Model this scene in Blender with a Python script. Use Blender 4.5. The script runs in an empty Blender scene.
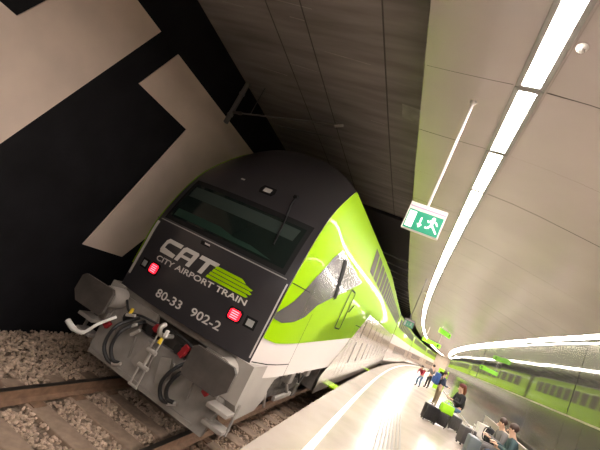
import bpy, bmesh, math, random
from mathutils import Vector, Matrix
random.seed(7)
S = bpy.context.scene
COL = S.collection
# ------------------------------------------------------------ camera, world, exposure
H = 2.3793
cam_d = bpy.data.cameras.new('camera'); cam = bpy.data.objects.new('camera', cam_d); COL.objects.link(cam)
cam_d.sensor_width = 36; cam_d.lens = 21.6; cam_d.clip_start = .05; cam_d.clip_end = 400
CF = Vector((-.3489043, .9211535, .1724587)); CR = Vector((.862857, .2439439, .442684)); CU = Vector((-.3657097, -.3032616, .8799368))
cam.matrix_world = Matrix(((CR.x, CU.x, -CF.x, 0), (CR.y, CU.y, -CF.y, 0), (CR.z, CU.z, -CF.z, H), (0, 0, 0, 1)))
S.camera = cam
w = bpy.data.worlds.new('world'); S.world = w; w.use_nodes = True
w.node_tree.nodes['Background'].inputs[0].default_value = (.5, .48, .45, 1)
w.node_tree.nodes['Background'].inputs[1].default_value = .01
S.view_settings.view_transform = 'Standard'; S.view_settings.look = 'None'
S.view_settings.exposure = 0.0; S.view_settings.gamma = 1
TUBE = 92.0        # strength of the ceiling tubes
S.cycles.max_bounces = 8; S.cycles.diffuse_bounces = 5; S.cycles.glossy_bounces = 4
S.cycles.sample_clamp_indirect = 12; S.cycles.caustics_reflective = True

# ------------------------------------------------------------ track curve
RR = 1 / .00213658
def P(s, x, z=0.0):
    a = s / RR
    return Vector((RR - (RR - x) * math.cos(a), (RR - x) * math.sin(a), z))
def rotz(s): return -s / RR
XT = -2.83

# ------------------------------------------------------------ materials
MATS = {}
def mat(name, col, rough=.5, metal=0.0, emit=None, es=0.0, bump=0.0, bscale=20.0, var=0.0, vscale=6.0, spec=.5, coat=0.0, vstretch=None):
    if name in MATS: return MATS[name]
    m = bpy.data.materials.new(name); m.use_nodes = True; nt = m.node_tree; b = nt.nodes['Principled BSDF']
    c = (*col, 1)
    b.inputs['Base Color'].default_value = c; b.inputs['Roughness'].default_value = rough; b.inputs['Metallic'].default_value = metal
    b.inputs['Specular IOR Level'].default_value = spec
    b.inputs['Coat Weight'].default_value = coat; b.inputs['Coat Roughness'].default_value = .05
    tc = nt.nodes.new('ShaderNodeTexCoord'); mp = nt.nodes.new('ShaderNodeMapping')
    nt.links.new(tc.outputs['Object'], mp.inputs['Vector'])
    if vstretch: mp.inputs['Scale'].default_value = vstretch
    n = nt.nodes.new('ShaderNodeTexNoise'); n.inputs['Scale'].default_value = vscale; n.inputs['Detail'].default_value = 6
    nt.links.new(mp.outputs['Vector'], n.inputs['Vector'])
    if var:
        r = nt.nodes.new('ShaderNodeValToRGB')
        r.color_ramp.elements[0].position = .3; r.color_ramp.elements[1].position = .7
        r.color_ramp.elements[0].color = tuple(max(0, x * (1 - var)) for x in col) + (1,)
        r.color_ramp.elements[1].color = tuple(min(1, x * (1 + var)) for x in col) + (1,)
        nt.links.new(n.outputs['Fac'], r.inputs['Fac']); nt.links.new(r.outputs['Color'], b.inputs['Base Color'])
    if bump:
        n2 = nt.nodes.new('ShaderNodeTexNoise'); n2.inputs['Scale'].default_value = bscale; n2.inputs['Detail'].default_value = 3
        nt.links.new(tc.outputs['Object'], n2.inputs['Vector'])
        bp = nt.nodes.new('ShaderNodeBump'); bp.inputs['Strength'].default_value = bump; bp.inputs['Distance'].default_value = .02
        nt.links.new(n2.outputs['Fac'], bp.inputs['Height']); nt.links.new(bp.outputs['Normal'], b.inputs['Normal'])
    if emit:
        b.inputs['Emission Color'].default_value = (*emit, 1); b.inputs['Emission Strength'].default_value = es
    MATS[name] = m; return m

M_tube = mat('tube_light', (1, 1, 1), .5, emit=(1, .90, .835), es=TUBE)
M_floor = mat('polished_stone', (.375, .32, .275), .27, var=.14, vscale=1.1, bump=.09, bscale=1.3, spec=.26)
M_line = mat('white_paint', (.9, .87, .82), .35)
M_ceil = mat('satin_panel', (.56, .50, .485), .27, metal=.22, var=.05, vscale=.9, bump=.22, bscale=.9)
M_conc = mat('raw_concrete', (.27, .245, .225), .75, var=.28, vscale=1.6, vstretch=(.35, 2.6, 1), bump=.3, bscale=9)
M_black = mat('black_wall_paint', (.009, .0085, .010), .8, var=.3, vscale=2, spec=.2)
M_letter = mat('pale_wall_paint', (.74, .60, .50), .75, var=.08, vscale=1.5)
M_dark = mat('black_soffit', (.03, .028, .028), .7)
M_rib = mat('grey_rib', (.42, .39, .37), .6)
M_mirror = mat('dark_glass_panel', (.15, .145, .125), .045, metal=.6, bump=.012, bscale=3)
M_alu = mat('brushed_aluminium', (.55, .52, .48), .3, metal=.9)
M_white = mat('white_enamel', (.8, .78, .74), .4)
M_wht_train = mat('white_train_paint', (.66, .61, .575), .4, spec=.3, coat=.15)
M_green = mat('lime_train_paint', (.29, .53, .001), .5, spec=.06, coat=.13)
M_mask = mat('charcoal_train_paint', (.027, .025, .027), .32, coat=.25)
M_grey_livery = mat('grey_train_paint', (.10, .095, .09), .25, coat=.4)
M_silver = mat('silver_train_paint', (.48, .435, .385), .16, metal=.75, var=.05, vscale=1.2, vstretch=(1, .4, 1))
M_roof = mat('dark_grey_roof', (.021, .021, .022), .45)
M_glass = mat('windscreen_glass', (.008, .013, .011), .10, spec=.35)
M_seal = mat('black_rubber', (.01, .01, .01), .7, spec=.15)
M_frame_g = mat('grey_buffer_frame', (.25, .228, .203), .5, var=.18, vscale=5)
M_plate = mat('buffer_brown', (.06, .052, .045), .6, var=.35, vscale=4, bump=.15)
M_steel = mat('worn_steel', (.48, .45, .41), .38, metal=.35)
M_under = mat('underframe_dirt', (.085, .073, .062), .8, var=.4, vscale=8)
M_red = mat('red_paint', (.28, .012, .018), .45)
M_yellow = mat('yellow_paint', (.7, .5, .03), .4)
M_hose = mat('black_hose', (.015, .015, .015), .45)
M_tail = mat('red_tail_lens', (.6, .01, .02), .3, emit=(1, .008, .03), es=2.2)
M_tailled = mat('red_led_bar', (1, .5, .45), .3, emit=(1, .16, .20), es=2.6)
M_text = mat('silver_lettering', (.55, .53, .49), .4)
M_lamp = mat('lamp_glass', (.35, .35, .33), .2)
M_rail = mat('rusty_rail_steel', (.20, .12, .075), .6, var=.25, vscale=12)
M_railtop = mat('rail_head_steel', (.10, .085, .07), .3, metal=.8)
M_sleeper = mat('brown_sleeper', (.27, .195, .14), .85, var=.2, vscale=9)
M_bed = mat('ballast_dirt', (.20, .15, .11), .9, var=.4, vscale=25, bump=.5, bscale=40)
M_stone = mat('ballast_stone', (.42, .315, .235), .85, var=.35, vscale=14)
M_exit = mat('exit_sign_green', (0, .16, .08), .4, emit=(.0, .30, .155), es=.8)
M_exitw = mat('exit_sign_white', (.9, .95, .9), .4, emit=(.85, 1, .92), es=1.0)
M_lime_sign = mat('lime_sign', (.3, .8, .02), .4, emit=(.22, .75, .03), es=.9)
M_skin = mat('skin', (.6, .38, .27), .5)
M_handrail = mat('wall_rail', (.36, .31, .25), .4, metal=.4)

# ------------------------------------------------------------ mesh helpers
class MB:
    def __init__(s): s.v = []; s.f = []; s.m = []
    def add(s, vs, fs, mi=0):
        o = len(s.v); s.v += [tuple(v) for v in vs]; s.f += [tuple(i + o for i in f) for f in fs]; s.m += [mi] * len(fs); return s
    def box(s, c, d, mi=0, rot=None, bev=0.0):
        cx, cy, cz = c; hx, hy, hz = d[0] / 2, d[1] / 2, d[2] / 2
        if bev > 0:
            bm = bmesh.new(); bmesh.ops.create_cube(bm, size=1)
            for v in bm.verts: v.co = Vector((v.co.x * d[0], v.co.y * d[1], v.co.z * d[2]))
            bmesh.ops.bevel(bm, geom=bm.edges[:], offset=bev, segments=2, affect='EDGES', profile=.5)
            vs = [v.co.copy() for v in bm.verts]; fs = [[v.index for v in f.verts] for f in bm.faces]; bm.free()
        else:
            vs = [Vector((x, y, z)) for x in (-hx, hx) for y in (-hy, hy) for z in (-hz, hz)]
            fs = [(0, 1, 3, 2), (4, 6, 7, 5), (0, 4, 5, 1), (2, 3, 7, 6), (0, 2, 6, 4), (1, 5, 7, 3)]
        if rot is not None: vs = [rot @ v for v in vs]
        return s.add([v + Vector(c) for v in vs], fs, mi)
    def tube(s, pts, r, mi=0, n=10, caps=True):
        pts = [Vector(p) for p in pts]; rs = r if isinstance(r, (list, tuple)) else [r] * len(pts)
        vs = []; fs = []; up = None
        for i, p in enumerate(pts):
            d = (pts[min(i + 1, len(pts) - 1)] - pts[max(i - 1, 0)]).normalized()
            if up is None:
                up = Vector((0, 0, 1)) if abs(d.z) < .9 else Vector((1, 0, 0))
            a = d.cross(up).normalized(); b = a.cross(d).normalized(); up = b
            for k in range(n):
                t = 2 * math.pi * k / n; vs.append(p + (a * math.cos(t) + b * math.sin(t)) * rs[i])
        for i in range(len(pts) - 1):
            for k in range(n):
                k2 = (k + 1) % n; fs.append((i * n + k, i * n + k2, (i + 1) * n + k2, (i + 1) * n + k))
        if caps: fs.append(tuple(reversed(range(n)))); fs.append(tuple((len(pts) - 1) * n + k for k in range(n)))
        return s.add(vs, fs, mi)
    def prism(s, poly, a, b, axis='y', mi=0):
        # poly in the plane perpendicular to axis, extruded from a to b
        def mk(p, t):
            return {'x': (t, p[0], p[1]), 'y': (p[0], t, p[1]), 'z': (p[0], p[1], t)}[axis]
        n = len(poly); vs = [mk(p, a) for p in poly] + [mk(p, b) for p in poly]
        fs = [tuple(range(n)), tuple(reversed(range(n, 2 * n)))] + [(i, i + n, (i + 1) % n + n, (i + 1) % n) for i in range(n)]
        return s.add(vs, fs, mi)
    def build(s, name, mats, parent=None, loc=None, rz=None, smooth=False, rot=None):
        me = bpy.data.meshes.new(name); me.from_pydata(s.v, [], s.f); 
        mats = mats if isinstance(mats, (list, tuple)) else [mats]
        for m in mats: me.materials.append(m)
        me.polygons.foreach_set('material_index', s.m)
        bm = bmesh.new(); bm.from_mesh(me); bmesh.ops.recalc_face_normals(bm, faces=bm.faces); bm.to_mesh(me); bm.free()
        if smooth:
            me.polygons.foreach_set('use_smooth', [True] * len(me.polygons))
            me.set_sharp_from_angle(angle=math.radians(40))
        o = bpy.data.objects.new(name, me); COL.objects.link(o)
        if parent: o.parent = parent
        if loc is not None: o.location = loc
        if rz is not None: o.rotation_euler = (0, 0, rz)
        return o
def tag(o, label=None, cat=None, group=None, kind=None):
    if label: o['label'] = label
    if cat: o['category'] = cat
    if group: o['group'] = group
    if kind: o['kind'] = kind
    return o
def empty(name, loc, rz=0.0, label=None, cat=None, group=None):
    o = bpy.data.objects.new(name, None); COL.objects.link(o); o.location = loc; o.rotation_euler = (0, 0, rz); o.empty_display_size = .1
    return tag(o, label, cat, group)
def copy_tree(o, parent=None):
    c = o.copy(); COL.objects.link(c); c.parent = parent
    for ch in list(o.children): copy_tree(ch, c)
    return c
def sweep(prof, s0, s1, step, closed=True, off=0.0):
    m = MB(); n = max(2, int(math.ceil((s1 - s0) / step)) + 1); k = len(prof); vs = []; fs = []
    for i in range(n):
        s = s0 + (s1 - s0) * i / (n - 1)
        for x, z in prof: vs.append(P(s, x, z))
    for i in range(n - 1):
        for j in range(k if closed else k - 1):
            j2 = (j + 1) % k; fs.append((i * k + j, i * k + j2, (i + 1) * k + j2, (i + 1) * k + j))
    if closed: fs.append(tuple(range(k))); fs.append(tuple((n - 1) * k + j for j in range(k)))
    return m.add(vs, fs)
def rect(x0, x1, z0, z1): return [(x0, z0), (x1, z0), (x1, z1), (x0, z1)]
def struct(name, m, mats, **k):
    o = m.build(name, mats, **k); o['kind'] = 'structure'; return o

S0, S1 = -9, 104
# ------------------------------------------------------------ the setting
struct('floor', sweep([(-1.10, .55), (-1.10, .40), (-1.02, .40), (-1.02, -.5), (4.2, -.5), (4.2, .55)], S0, S1, 2), M_floor)
struct('trim_1', sweep(rect(-.60, -.485, .545, .553), S0, S1, 1.5), M_line)
struct('floor', sweep(rect(-5.5, -1.02, -.5, -.235), S0, S1, 3), M_bed)
struct('wall_left', sweep(rect(-5.75, -5.5, -.5, 6.6), S0, S1, 3), M_black)
struct('ceiling', sweep(rect(-5.6, -.6, 6.35, 6.6), S0, S1, 3), M_conc)
struct('trim_2', sweep(rect(-.80, -.79, 5.06, 6.36), S0, S1, 3), M_conc)
struct('wall_back', sweep(rect(-5.7, 4.3, -.5, 6.6), -9.3, -9, 1), M_conc)
struct('wall_front', sweep(rect(-5.7, 4.3, -.5, 6.6), S1, S1 + .3, 1), M_letter)
# joints in the raw concrete: shadow gaps cut as thin dark battens
for i, (x, ww) in enumerate(((-3.88, .018), (-3.2, .02), (-1.85, .022))):
    struct('trim_%d' % (3 + i), sweep(rect(x - ww / 2, x + ww / 2, 6.343, 6.36), S0, 12.4, 2), mat('joint_filler', (.10, .09, .08) , .8))
# pale formwork marks and a light repair patch in the concrete
M_streak = mat('pale_concrete', (.40, .37, .33), .8, var=.2, vscale=5)
m = MB()
for i in range(26):
    sx_ = random.uniform(3.0, 11.8); x0_ = random.uniform(-5.3, -1.6); ln = random.uniform(.25, .9); sk_ = .10 * ln
    m.add([P(sx_, x0_, 6.346), P(sx_ + sk_, x0_ + ln, 6.346), P(sx_ + sk_ + .018, x0_ + ln, 6.346), P(sx_ + .018, x0_, 6.346)], [(0, 1, 2, 3)])
m.add([P(5.9, -1.55, 6.344), P(6.0, -.9, 6.344), P(6.45, -.9, 6.344), P(6.35, -1.55, 6.344)], [(0, 1, 2, 3)])
struct('trim_12', m, M_streak)
# dark lowered soffit with pale ribs beyond the bare concrete
struct('ceiling', sweep(rect(-5.5, -.86, 6.22, 6.33), 12.3, S1, 3), M_dark)
m = MB()
s = 18.2
while s < 100:
    a = sweep(rect(-5.5, -.86, 6.17, 6.225), s, s + .09, 1); m.add(a.v, a.f); s += 2.05
struct('trim_6', m, M_rib)

# curved platform ceiling of satin metal panels, 1.2 m modules
def vz(x): return 5.02 + .03 * x * x if x < 0 else (5.02 - .085 * x * x if x < 1.1 else 4.917 - .187 * (x - 1.1) - .008 * (x - 1.1) ** 2)
xs = [-.80, -.5, -.1, .055]; xs2 = [.345, .7, 1.1, 1.5, 1.9, 2.3, 2.7, 3.1, 3.50]
m = MB(); N0 = int((S0 - 3.12) / 1.2); N1 = int((S1 - 3.12) / 1.2)
for i in range(N0, N1):
    a0 = 3.22 + 1.2 * i + .005; a1 = a0 + 1.2 - .010
    for row in (xs, xs2):
        j = [random.uniform(-.004, .004) for _ in range(4)]
        vs = []
        for q, x in enumerate(row):
            t = q / (len(row) - 1)
            vs.append(P(a0, x, vz(x) + j[0] * (1 - t) + j[1] * t)); vs.append(P(a1, x, vz(x) + j[2] * (1 - t) + j[3] * t))
        m.add(vs, [(2 * q, 2 * q + 1, 2 * q + 3, 2 * q + 2) for q in range(len(row) - 1)])
struct('ceiling', m, M_ceil, smooth=True)
struct('trim_11', sweep([(.055, 5.035), (.345, 5.025), (.345, 5.045), (.055, 5.055)], S0, S1, 2), M_ceil)
struct('ceiling', sweep([(-.79, 5.07), (.3, 5.075), (1.2, 4.95), (2.2, 4.76), (3.3, 4.54), (3.8, 4.44), (3.8, 4.7), (2.2, 4.95), (.3, 5.25), (-.79, 5.25)], S0, S1, 2), mat('ceiling_void', (.10, .09, .085), .8))

# glossy wall, upper glass band, rail, lower panels, skirting
def panels(x, z0, z1, mod, gap, jit, x1=None):
    m = MB(); s = S0
    while s < S1:
        j = [random.uniform(-jit, jit) for _ in range(2)]
        xb = x if x1 is None else x1
        vs = [P(s + gap, x + j[0], z0), P(s + mod - gap, x + j[1], z0), P(s + mod - gap, xb + j[1], z1), P(s + gap, xb + j[0], z1)]
        m.add(vs, [(0, 1, 2, 3)]); s += mod
    return m
struct('wall_right', sweep(rect(3.80, 4.1, .4, 4.7), S0, S1, 3), M_dark)
struct('wall_right', panels(3.75, 2.67, 4.44, 2.4, .006, .007), M_mirror)
M_lowpanel = mat('grey_glass_panel', (.10, .095, .078), .17, metal=.3)
struct('wall_right', panels(3.75, .62, 2.64, 2.4, .008, .003), M_lowpanel)
struct('trim_8', sweep(rect(3.72, 3.80, 2.635, 2.672), S0, S1, 2), M_handrail)
struct('trim_9', sweep(rect(3.72, 3.80, .55, .64), S0, S1, 2), M_alu)

# ------------------------------------------------------------ ceiling light rows
def light_row(x, z, s0, s1, tilt, label, group, cat, wid=.19):
    base = empty('ceiling_light', (0, 0, 0))
    MB().box((0, 0, .03), (wid + .10, 1.19, .05), bev=.004).build('housing', M_lamp, base)
    MB().box((0, 0, .006), (wid, 1.11, .006)).build('diffuser', M_tube, base)
    first = True; s = s0
    while s < s1:
        o = base if first else copy_tree(base)
        first = False
        o.location = P(s + .6, x, z); o.rotation_euler = (0, tilt, rotz(s + .6))
        tag(o, label, cat, group); s += 1.2
light_row(.20, 5.0, 3.22 - 1.2 * 9, 102, 0, 'white tube light in the long row overhead along the platform ceiling', 'overhead row of tube lights', 'ceiling light', .15)
light_row(3.615, 4.44, 3.22 - 1.2 * 9, 102, math.radians(14), 'white tube light in the low row where the ceiling meets the glossy wall', 'row of tube lights above the glossy wall', 'ceiling light', .14)

# smoke detector and dome light
def dome(name, s, x, r, label, cat, mt):
    e = empty(name, P(s, x, vz(x)), rotz(s), label, cat)
    n = 24
    m = MB()
    prof = [(r, 0), (r, -.012), (r * .8, -.03), (r * .45, -.045), (.001, -.05)]
    vs = []; fs = []
    for rr, z in prof:
        for k in range(n): vs.append((rr * math.cos(2 * math.pi * k / n), rr * math.sin(2 * math.pi * k / n), z))
    for i in range(len(prof) - 1):
        for k in range(n): fs.append((i * n + k, i * n + (k + 1) % n, (i + 1) * n + (k + 1) % n, (i + 1) * n + k))
    m.add(vs, fs).build('housing', mt, e, smooth=True)
    g = MB()
    for k in range(8):
        a = k * math.pi / 4; g.box((r * .55 * math.cos(a), r * .55 * math.sin(a), -.041), (.004, .014, .004), rot=None)
    g.build('vent_slots', M_seal, e)
    return e
dome('smoke_detector', 2.65, .40, .042, 'small round cream smoke detector on the ceiling beside the overhead lights', 'smoke detector', M_white)
dome('dome_camera', 17.5, .06, .11, 'small cream dome on the ceiling past the far exit sign', 'ceiling dome', M_white)

# ------------------------------------------------------------ exit signs
def exit_sign(rod=1.58, M_exit=M_exit, M_exitw=M_exitw, M_white=M_white):
    e = empty('exit_sign', (0, 0, 0))
    W_, H_ = .37, .30
    MB().box((0, 0, H_ / 2), (W_, .035, H_), bev=.006).build('casing', M_white, e)
    f = MB().box((0, -.021, .115), (W_ - .03, .006, .205)).build('green_panel', M_exit, e)
    g = MB()
    g.box((-.125, -.0255, .115), (.07, .003, .17))                      # the door
    g.prism([(-.035, .16), (-.02, .16), (-.02, .09), (-.002, .09), (-.0275, .05), (-.053, .09), (-.035, .09)], -.027, -.024)
    # running figure
    def bar(a, b, t):
        a = Vector(a); b = Vector(b); d = (b - a).normalized(); n = Vector((-d.y, d.x)) * t
        g.prism([a + n, b + n, b - n, a - n], -.027, -.024)
    cc = [(.085 + .016 * math.cos(t * math.pi / 6), .185 + .016 * math.sin(t * math.pi / 6)) for t in range(12)]
    g.prism(cc, -.027, -.024)
    bar((.075, .17), (.085, .11), .014); bar((.085, .115), (.055, .075), .009); bar((.055, .075), (.03, .075), .008)
    bar((.088, .115), (.115, .085), .009); bar((.115, .085), (.15, .045), .008); bar((.076, .165), (.045, .135), .007); bar((.045, .135), (.035, .155), .006)
    bar((.085, .165), (.12, .15), .007); bar((.12, .15), (.135, .125), .006)
    g.build('pictogram', M_exitw, f)
    MB().box((0, -.019, .255), (W_ - .02, .004, .012)).build('trim_line', mat('mauve_line', (.5, .4, .55), .4), e)
    MB().tube([(-.02, 0, .30), (-.02, 0, rod)], .014).build('hanger_rod', M_white, e)
    MB().tube([(-.02, 0, rod - .03), (-.02, 0, rod + .005)], [.02, .04]).build('ceiling_cup', M_white, e)
    return e
e = exit_sign(); e.location = P(3.6, -.215, 3.44); e.rotation_euler = (0, 0, rotz(3.6) - .02)
tag(e, 'green and white exit sign with running figure, near one hanging below the ceiling edge', 'exit sign', 'hanging exit signs')
e2 = exit_sign(1.92, mat('exit_sign_dim_green', (.02, .10, .06), .4, emit=(.02, .30, .16), es=.35), mat('exit_sign_dim_white', (.3, .35, .32), .4), mat('grey_sign_case', (.10, .09, .09), .5)); e2.location = P(14.2, -.06, 3.10); e2.rotation_euler = (0, 0, rotz(14.2)); e2['category'] = 'exit sign'; e2['group'] = 'hanging exit signs'
e2['label'] = 'small distant exit sign hanging where the train roof meets the ceiling edge'

# lime hanging signs and a lime pillar far down the platform
def hang_sign(s, x, z, rz, lab, wd=1.5):
    e = empty('hanging_sign', P(s, x, z), rotz(s) + rz, lab, 'sign', 'lime signs far down the platform')
    MB().box((0, 0, .2), (wd, .12, .30), bev=.02).build('panel', M_lime_sign, e)
    for k in (-1, 1): MB().tube([(k * wd * .35, 0, .38), (k * wd * .35, 0, vz(x) - z)], .015).build('hanger_rod', M_white, e)
    MB().box((wd * .35, -.065, .2), (.12, .01, .2)).build('pictogram', M_seal, e)
hang_sign(33, 1.37, 3.55, 0, 'lime green sign hanging low under the end of the overhead lights')
hang_sign(27, 1.85, 4.25, 1.15, 'lime green sign turned along the platform, upper one by the ceiling', 1.9)

# ------------------------------------------------------------ track
def rail(x, label):
    e = empty('rail', P(0, x, 0), 0, label, 'rail', 'rails of the near track')
    prof = [(x - .075, -.165), (x + .075, -.165), (x + .075, -.15), (x + .012, -.13), (x + .012, -.045), (x + .036, -.03), (x + .036, -.004), (x - .036, -.004), (x - .036, -.03), (x - .012, -.045), (x - .012, -.13), (x - .075, -.15)]
    a = sweep(prof, -6, 110, 2); off = P(0, x, 0)
    a.v = [tuple(Vector(v) - off) for v in a.v]; a.build('rail_web', M_rail, e)
    b = sweep(rect(x - .034, x + .034, -.004, 0), -6, 110, 2); b.v = [tuple(Vector(v) - off) for v in b.v]; b.build('rail_head', M_railtop, e)
rail(XT - .75, 'rusty steel rail on the far side by the black wall')
rail(XT + .75, 'rusty steel rail on the platform side running under the buffer')
base = None
SLEEP0 = .84
for i in range(20):
    s = SLEEP0 + .6 * i
    if base is None:
        base = empty('sleeper', (0, 0, 0))
        MB().box((0, 0, -.075), (2.5, .25, .15), bev=.012).build('beam', M_sleeper, base)
        for sx in (-.75, .75):
            MB().box((sx, 0, .006), (.36, .17, .014), bev=.004).build('rail_pad', M_rail, base)
        o = base
    else: o = copy_tree(base)
    o.location = P(s, XT, -.172); o.rotation_euler = (0, 0, rotz(s) + random.uniform(-.01, .01))
    tag(o, 'brown sleeper lying across the stones under the rails', 'sleeper', 'sleepers of the near track')
# ballast stones
m = MB()
ico = bmesh.new(); bmesh.ops.create_icosphere(ico, subdivisions=1, radius=1)
iv = [v.co.copy() for v in ico.verts]; iff = [tuple(v.index for v in f.verts) for f in ico.faces]; ico.free()
def stone(c, r):
    R = Matrix.Rotation(random.uniform(0, 6.28), 3, 'Z') @ Matrix.Rotation(random.uniform(0, 6.28), 3, 'X')
    sc = Vector((random.uniform(.7, 1.3), random.uniform(.6, 1.1), random.uniform(.5, .9)))
    m.add([R @ Vector((v.x * sc.x, v.y * sc.y, v.z * sc.z)) * r * random.uniform(.8, 1.2) + c for v in iv], iff)
for i in range(24000):
    s = random.uniform(.8, 8.5) if i % 4 else random.uniform(-1, 16)
    x = random.uniform(-5.45, -1.08)
    k = (s - SLEEP0) / .6; k = abs(k - round(k)) * .6
    if abs(x - XT) < 1.22 and k < .118: continue
    if abs(abs(x - XT) - .75) < .085: continue
    edge = min(1, max(0, (abs(x - XT) - 1.3) / .8))
    stone(P(s, x, -.212 + random.uniform(-.02, .025) + .02 * edge), random.uniform(.017, .036))
tag(m.build('ballast_stones', M_stone), 'pale brown ballast stones around the sleepers and rails', 'ballast', kind='stuff')

# ------------------------------------------------------------ giant letters on the black wall
def wall_letter(name, polys, label):
    mm = MB()
    for poly in polys:
        # split lengthwise so the letter follows the wall's curve
        vs = [P(y, -5.5, z) for y, z in poly] + [P(y, -5.475, z) for y, z in poly]; n = len(poly)
        mm.add(vs, [tuple(range(n)), tuple(reversed(range(n, 2 * n)))] + [(i, i + n, (i + 1) % n + n, (i + 1) % n) for i in range(n)])
    return tag(mm.build(name, M_letter), label, 'wall lettering', 'giant pale letters on the black wall')
wall_letter('wall_letter', [[(4.61, 5.33), (4.26, 4.37), (5.73, 4.40), (5.01, 1.47), (5.98, 1.47), (7.75, 4.40), (8.05, 4.40), (8.38, 5.33)]],
            'giant pale letter T on the black tunnel wall, partly behind the train')
def ax(z, y0): return y0 - (5.33 - z) * .35
wall_letter('wall_letter', [[(ax(5.33, 4.08), 5.33), (ax(1.46, 4.08), 1.46), (ax(1.46, 2.98), 1.46), (ax(2.85, 2.92), 2.85), (ax(2.85, 1.6), 2.85), (ax(3.86, 1.6), 3.86), (ax(3.86, 2.93), 3.86), (ax(4.37, 2.93), 4.37), (ax(4.37, 1.4), 4.37), (ax(5.0, .7), 5.0), (ax(5.33, 1.1), 5.33)],
                            [(ax(4.5, 1.9), 4.5), (ax(1.46, 1.9), 1.46), (ax(1.46, .8), 1.46), (ax(4.5, .8), 4.5)]],
            'giant pale letter A on the black tunnel wall at the upper left')

# pipe and catenary arm at the wall corner
M_pipe = mat('pipe_grey', (.13, .125, .12), .6)
e = empty('drain_pipe', P(6.6, -5.42, 5.2), rotz(6.6), 'grey pipe rising up the black wall into the concrete ceiling', 'pipe')
MB().tube([(0, 0, 0), (0, 0, 1.14)], .06, n=14).build('pipe', M_pipe, e, smooth=True)
for z in (.2, .8): MB().tube([(0, 0, z), (0, 0, z + .05)], .075, n=14).build('clamp', M_pipe, e)
e = empty('cantilever_arm', P(6.6, -5.42, 5.5), rotz(6.6), 'thin metal catenary arm reaching out from the wall under the concrete', 'overhead line arm')
MB().tube([(0, 0, 0), (1.3, 0, .22), (2.6, 0, .45)], .02).build('upper_tube', M_pipe, e)
MB().tube([(1.3, .03, .02), (2.6, .03, .16)], .014).build('steady_arm', M_pipe, e)
MB().tube([(2.55, 0, .40), (2.72, 0, .47)], [.03, .03]).build('end_fitting', M_steel, e)
MB().tube([(.0, 0, 0), (.12, 0, .02), (.24, 0, .04), (.3, 0, .05)], [.05, .03, .05, .02]).build('insulator', M_plate, e)
MB().tube([(.5, 0, .09), (.5, 0, .84)], .012).build('dropper', M_pipe, e)

# ------------------------------------------------------------ tactile strip
m = MB()
for k in range(7):
    x = .27 + .08 * k; a = sweep(rect(x, x + .04, .549, .557), -5, 12.6, 1.5); m.add(a.v, a.f)
tag(m.build('tactile_strip', mat('grey_ridge', (.13, .11, .09), .5)), 'ribbed grey tactile guide strip set in the platform floor', 'tactile strip')

# ------------------------------------------------------------ the train
def crom(a, v):
    n = len(a) - 1; i = max(0, min(n - 1, int(v))); t = v - i
    p0 = a[max(i - 1, 0)]; p1 = a[i]; p2 = a[i + 1]; p3 = a[min(i + 2, n)]
    return .5 * ((2 * p1) + (-p0 + p2) * t + (2 * p0 - 5 * p1 + 4 * p2 - p3) * t * t + (-p0 + 3 * p1 - 3 * p2 + p3) * t ** 3)
ZC = [1.30, 1.95, 2.52, 3.34, 3.95, 4.60, 4.86]; YC = [-.20, -.19, -.15, .10, .42, .95, 1.25]
ZE = [1.30, 1.95, 2.50, 3.28, 3.78, 4.25, 4.46]; YE = [-.04, -.04, -.02, .20, .50, .95, 1.20]; WE = [1.27, 1.285, 1.29, 1.265, 1.235, 1.21, 1.20]
def fgrid(u, v):
    we = crom(WE, v); k = abs(u) ** 2.4
    return Vector((u * we, crom(YC, v) * (1 - k) + crom(YE, v) * k, crom(ZC, v) * (1 - k) + crom(ZE, v) * k))
def fpt(wv, z, off=0.0):
    lo, hi = 0.0, 5.999
    for _ in range(26):
        mid = (lo + hi) / 2
        u = max(-1, min(1, wv / crom(WE, mid)))
        if fgrid(u, mid).z < z: lo = mid
        else: hi = mid
    u = max(-1, min(1, wv / crom(WE, lo))); p = fgrid(u, lo)
    if off:
        du = fgrid(min(1, u + .01), lo) - fgrid(max(-1, u - .01), lo); dv = fgrid(u, min(5.99, lo + .02)) - fgrid(u, max(0, lo - .02))
        n = du.cross(dv).normalized()
        if n.y > 0: n = -n
        p = p + n * off
    return p
def cl(x): return max(0.0, min(1.0, x))
def zsh(y): return 4.46 + .28 * cl((y - 1.2) / 9)
def wside(y, z):
    g = cl((z - 3) / (zsh(y) - 3)); return 1.42 - (1.42 - (1.20 + .14 * cl((y - 1.2) / 9))) * g ** 1.6
def edge_at(z):
    z = max(1.30, min(4.459, z)); lo, hi = 0.0, 5.999
    for _ in range(22):
        mid = (lo + hi) / 2
        if crom(ZE, mid) < z: lo = mid
        else: hi = mid
    return crom(YE, lo), crom(WE, lo)
def spt(y, z, sg=1, off=0.0, nose=True):
    if nose:
        z0 = z if z < 3 else 3 + (z - 3) * 1.46 / (zsh(y) - 3)
        ye, we = edge_at(z0); t = max(0.0, y - ye); y = max(y, ye)
        ws = wside(y, z); wv = ws - (ws - we) * math.exp(-t / .32)
    else:
        wv = 1.42 - .08 * cl((z - 3) / 1.74) ** 1.6
    n = Vector((1, 0, .25 if z > 3 else 0)).normalized()
    if nose and t < .6: n = Vector((1, -.6 * (1 - t / .6), n.z)).normalized()
    return Vector((sg * (wv + n.x * off), y + n.y * off, z + n.z * off))
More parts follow.
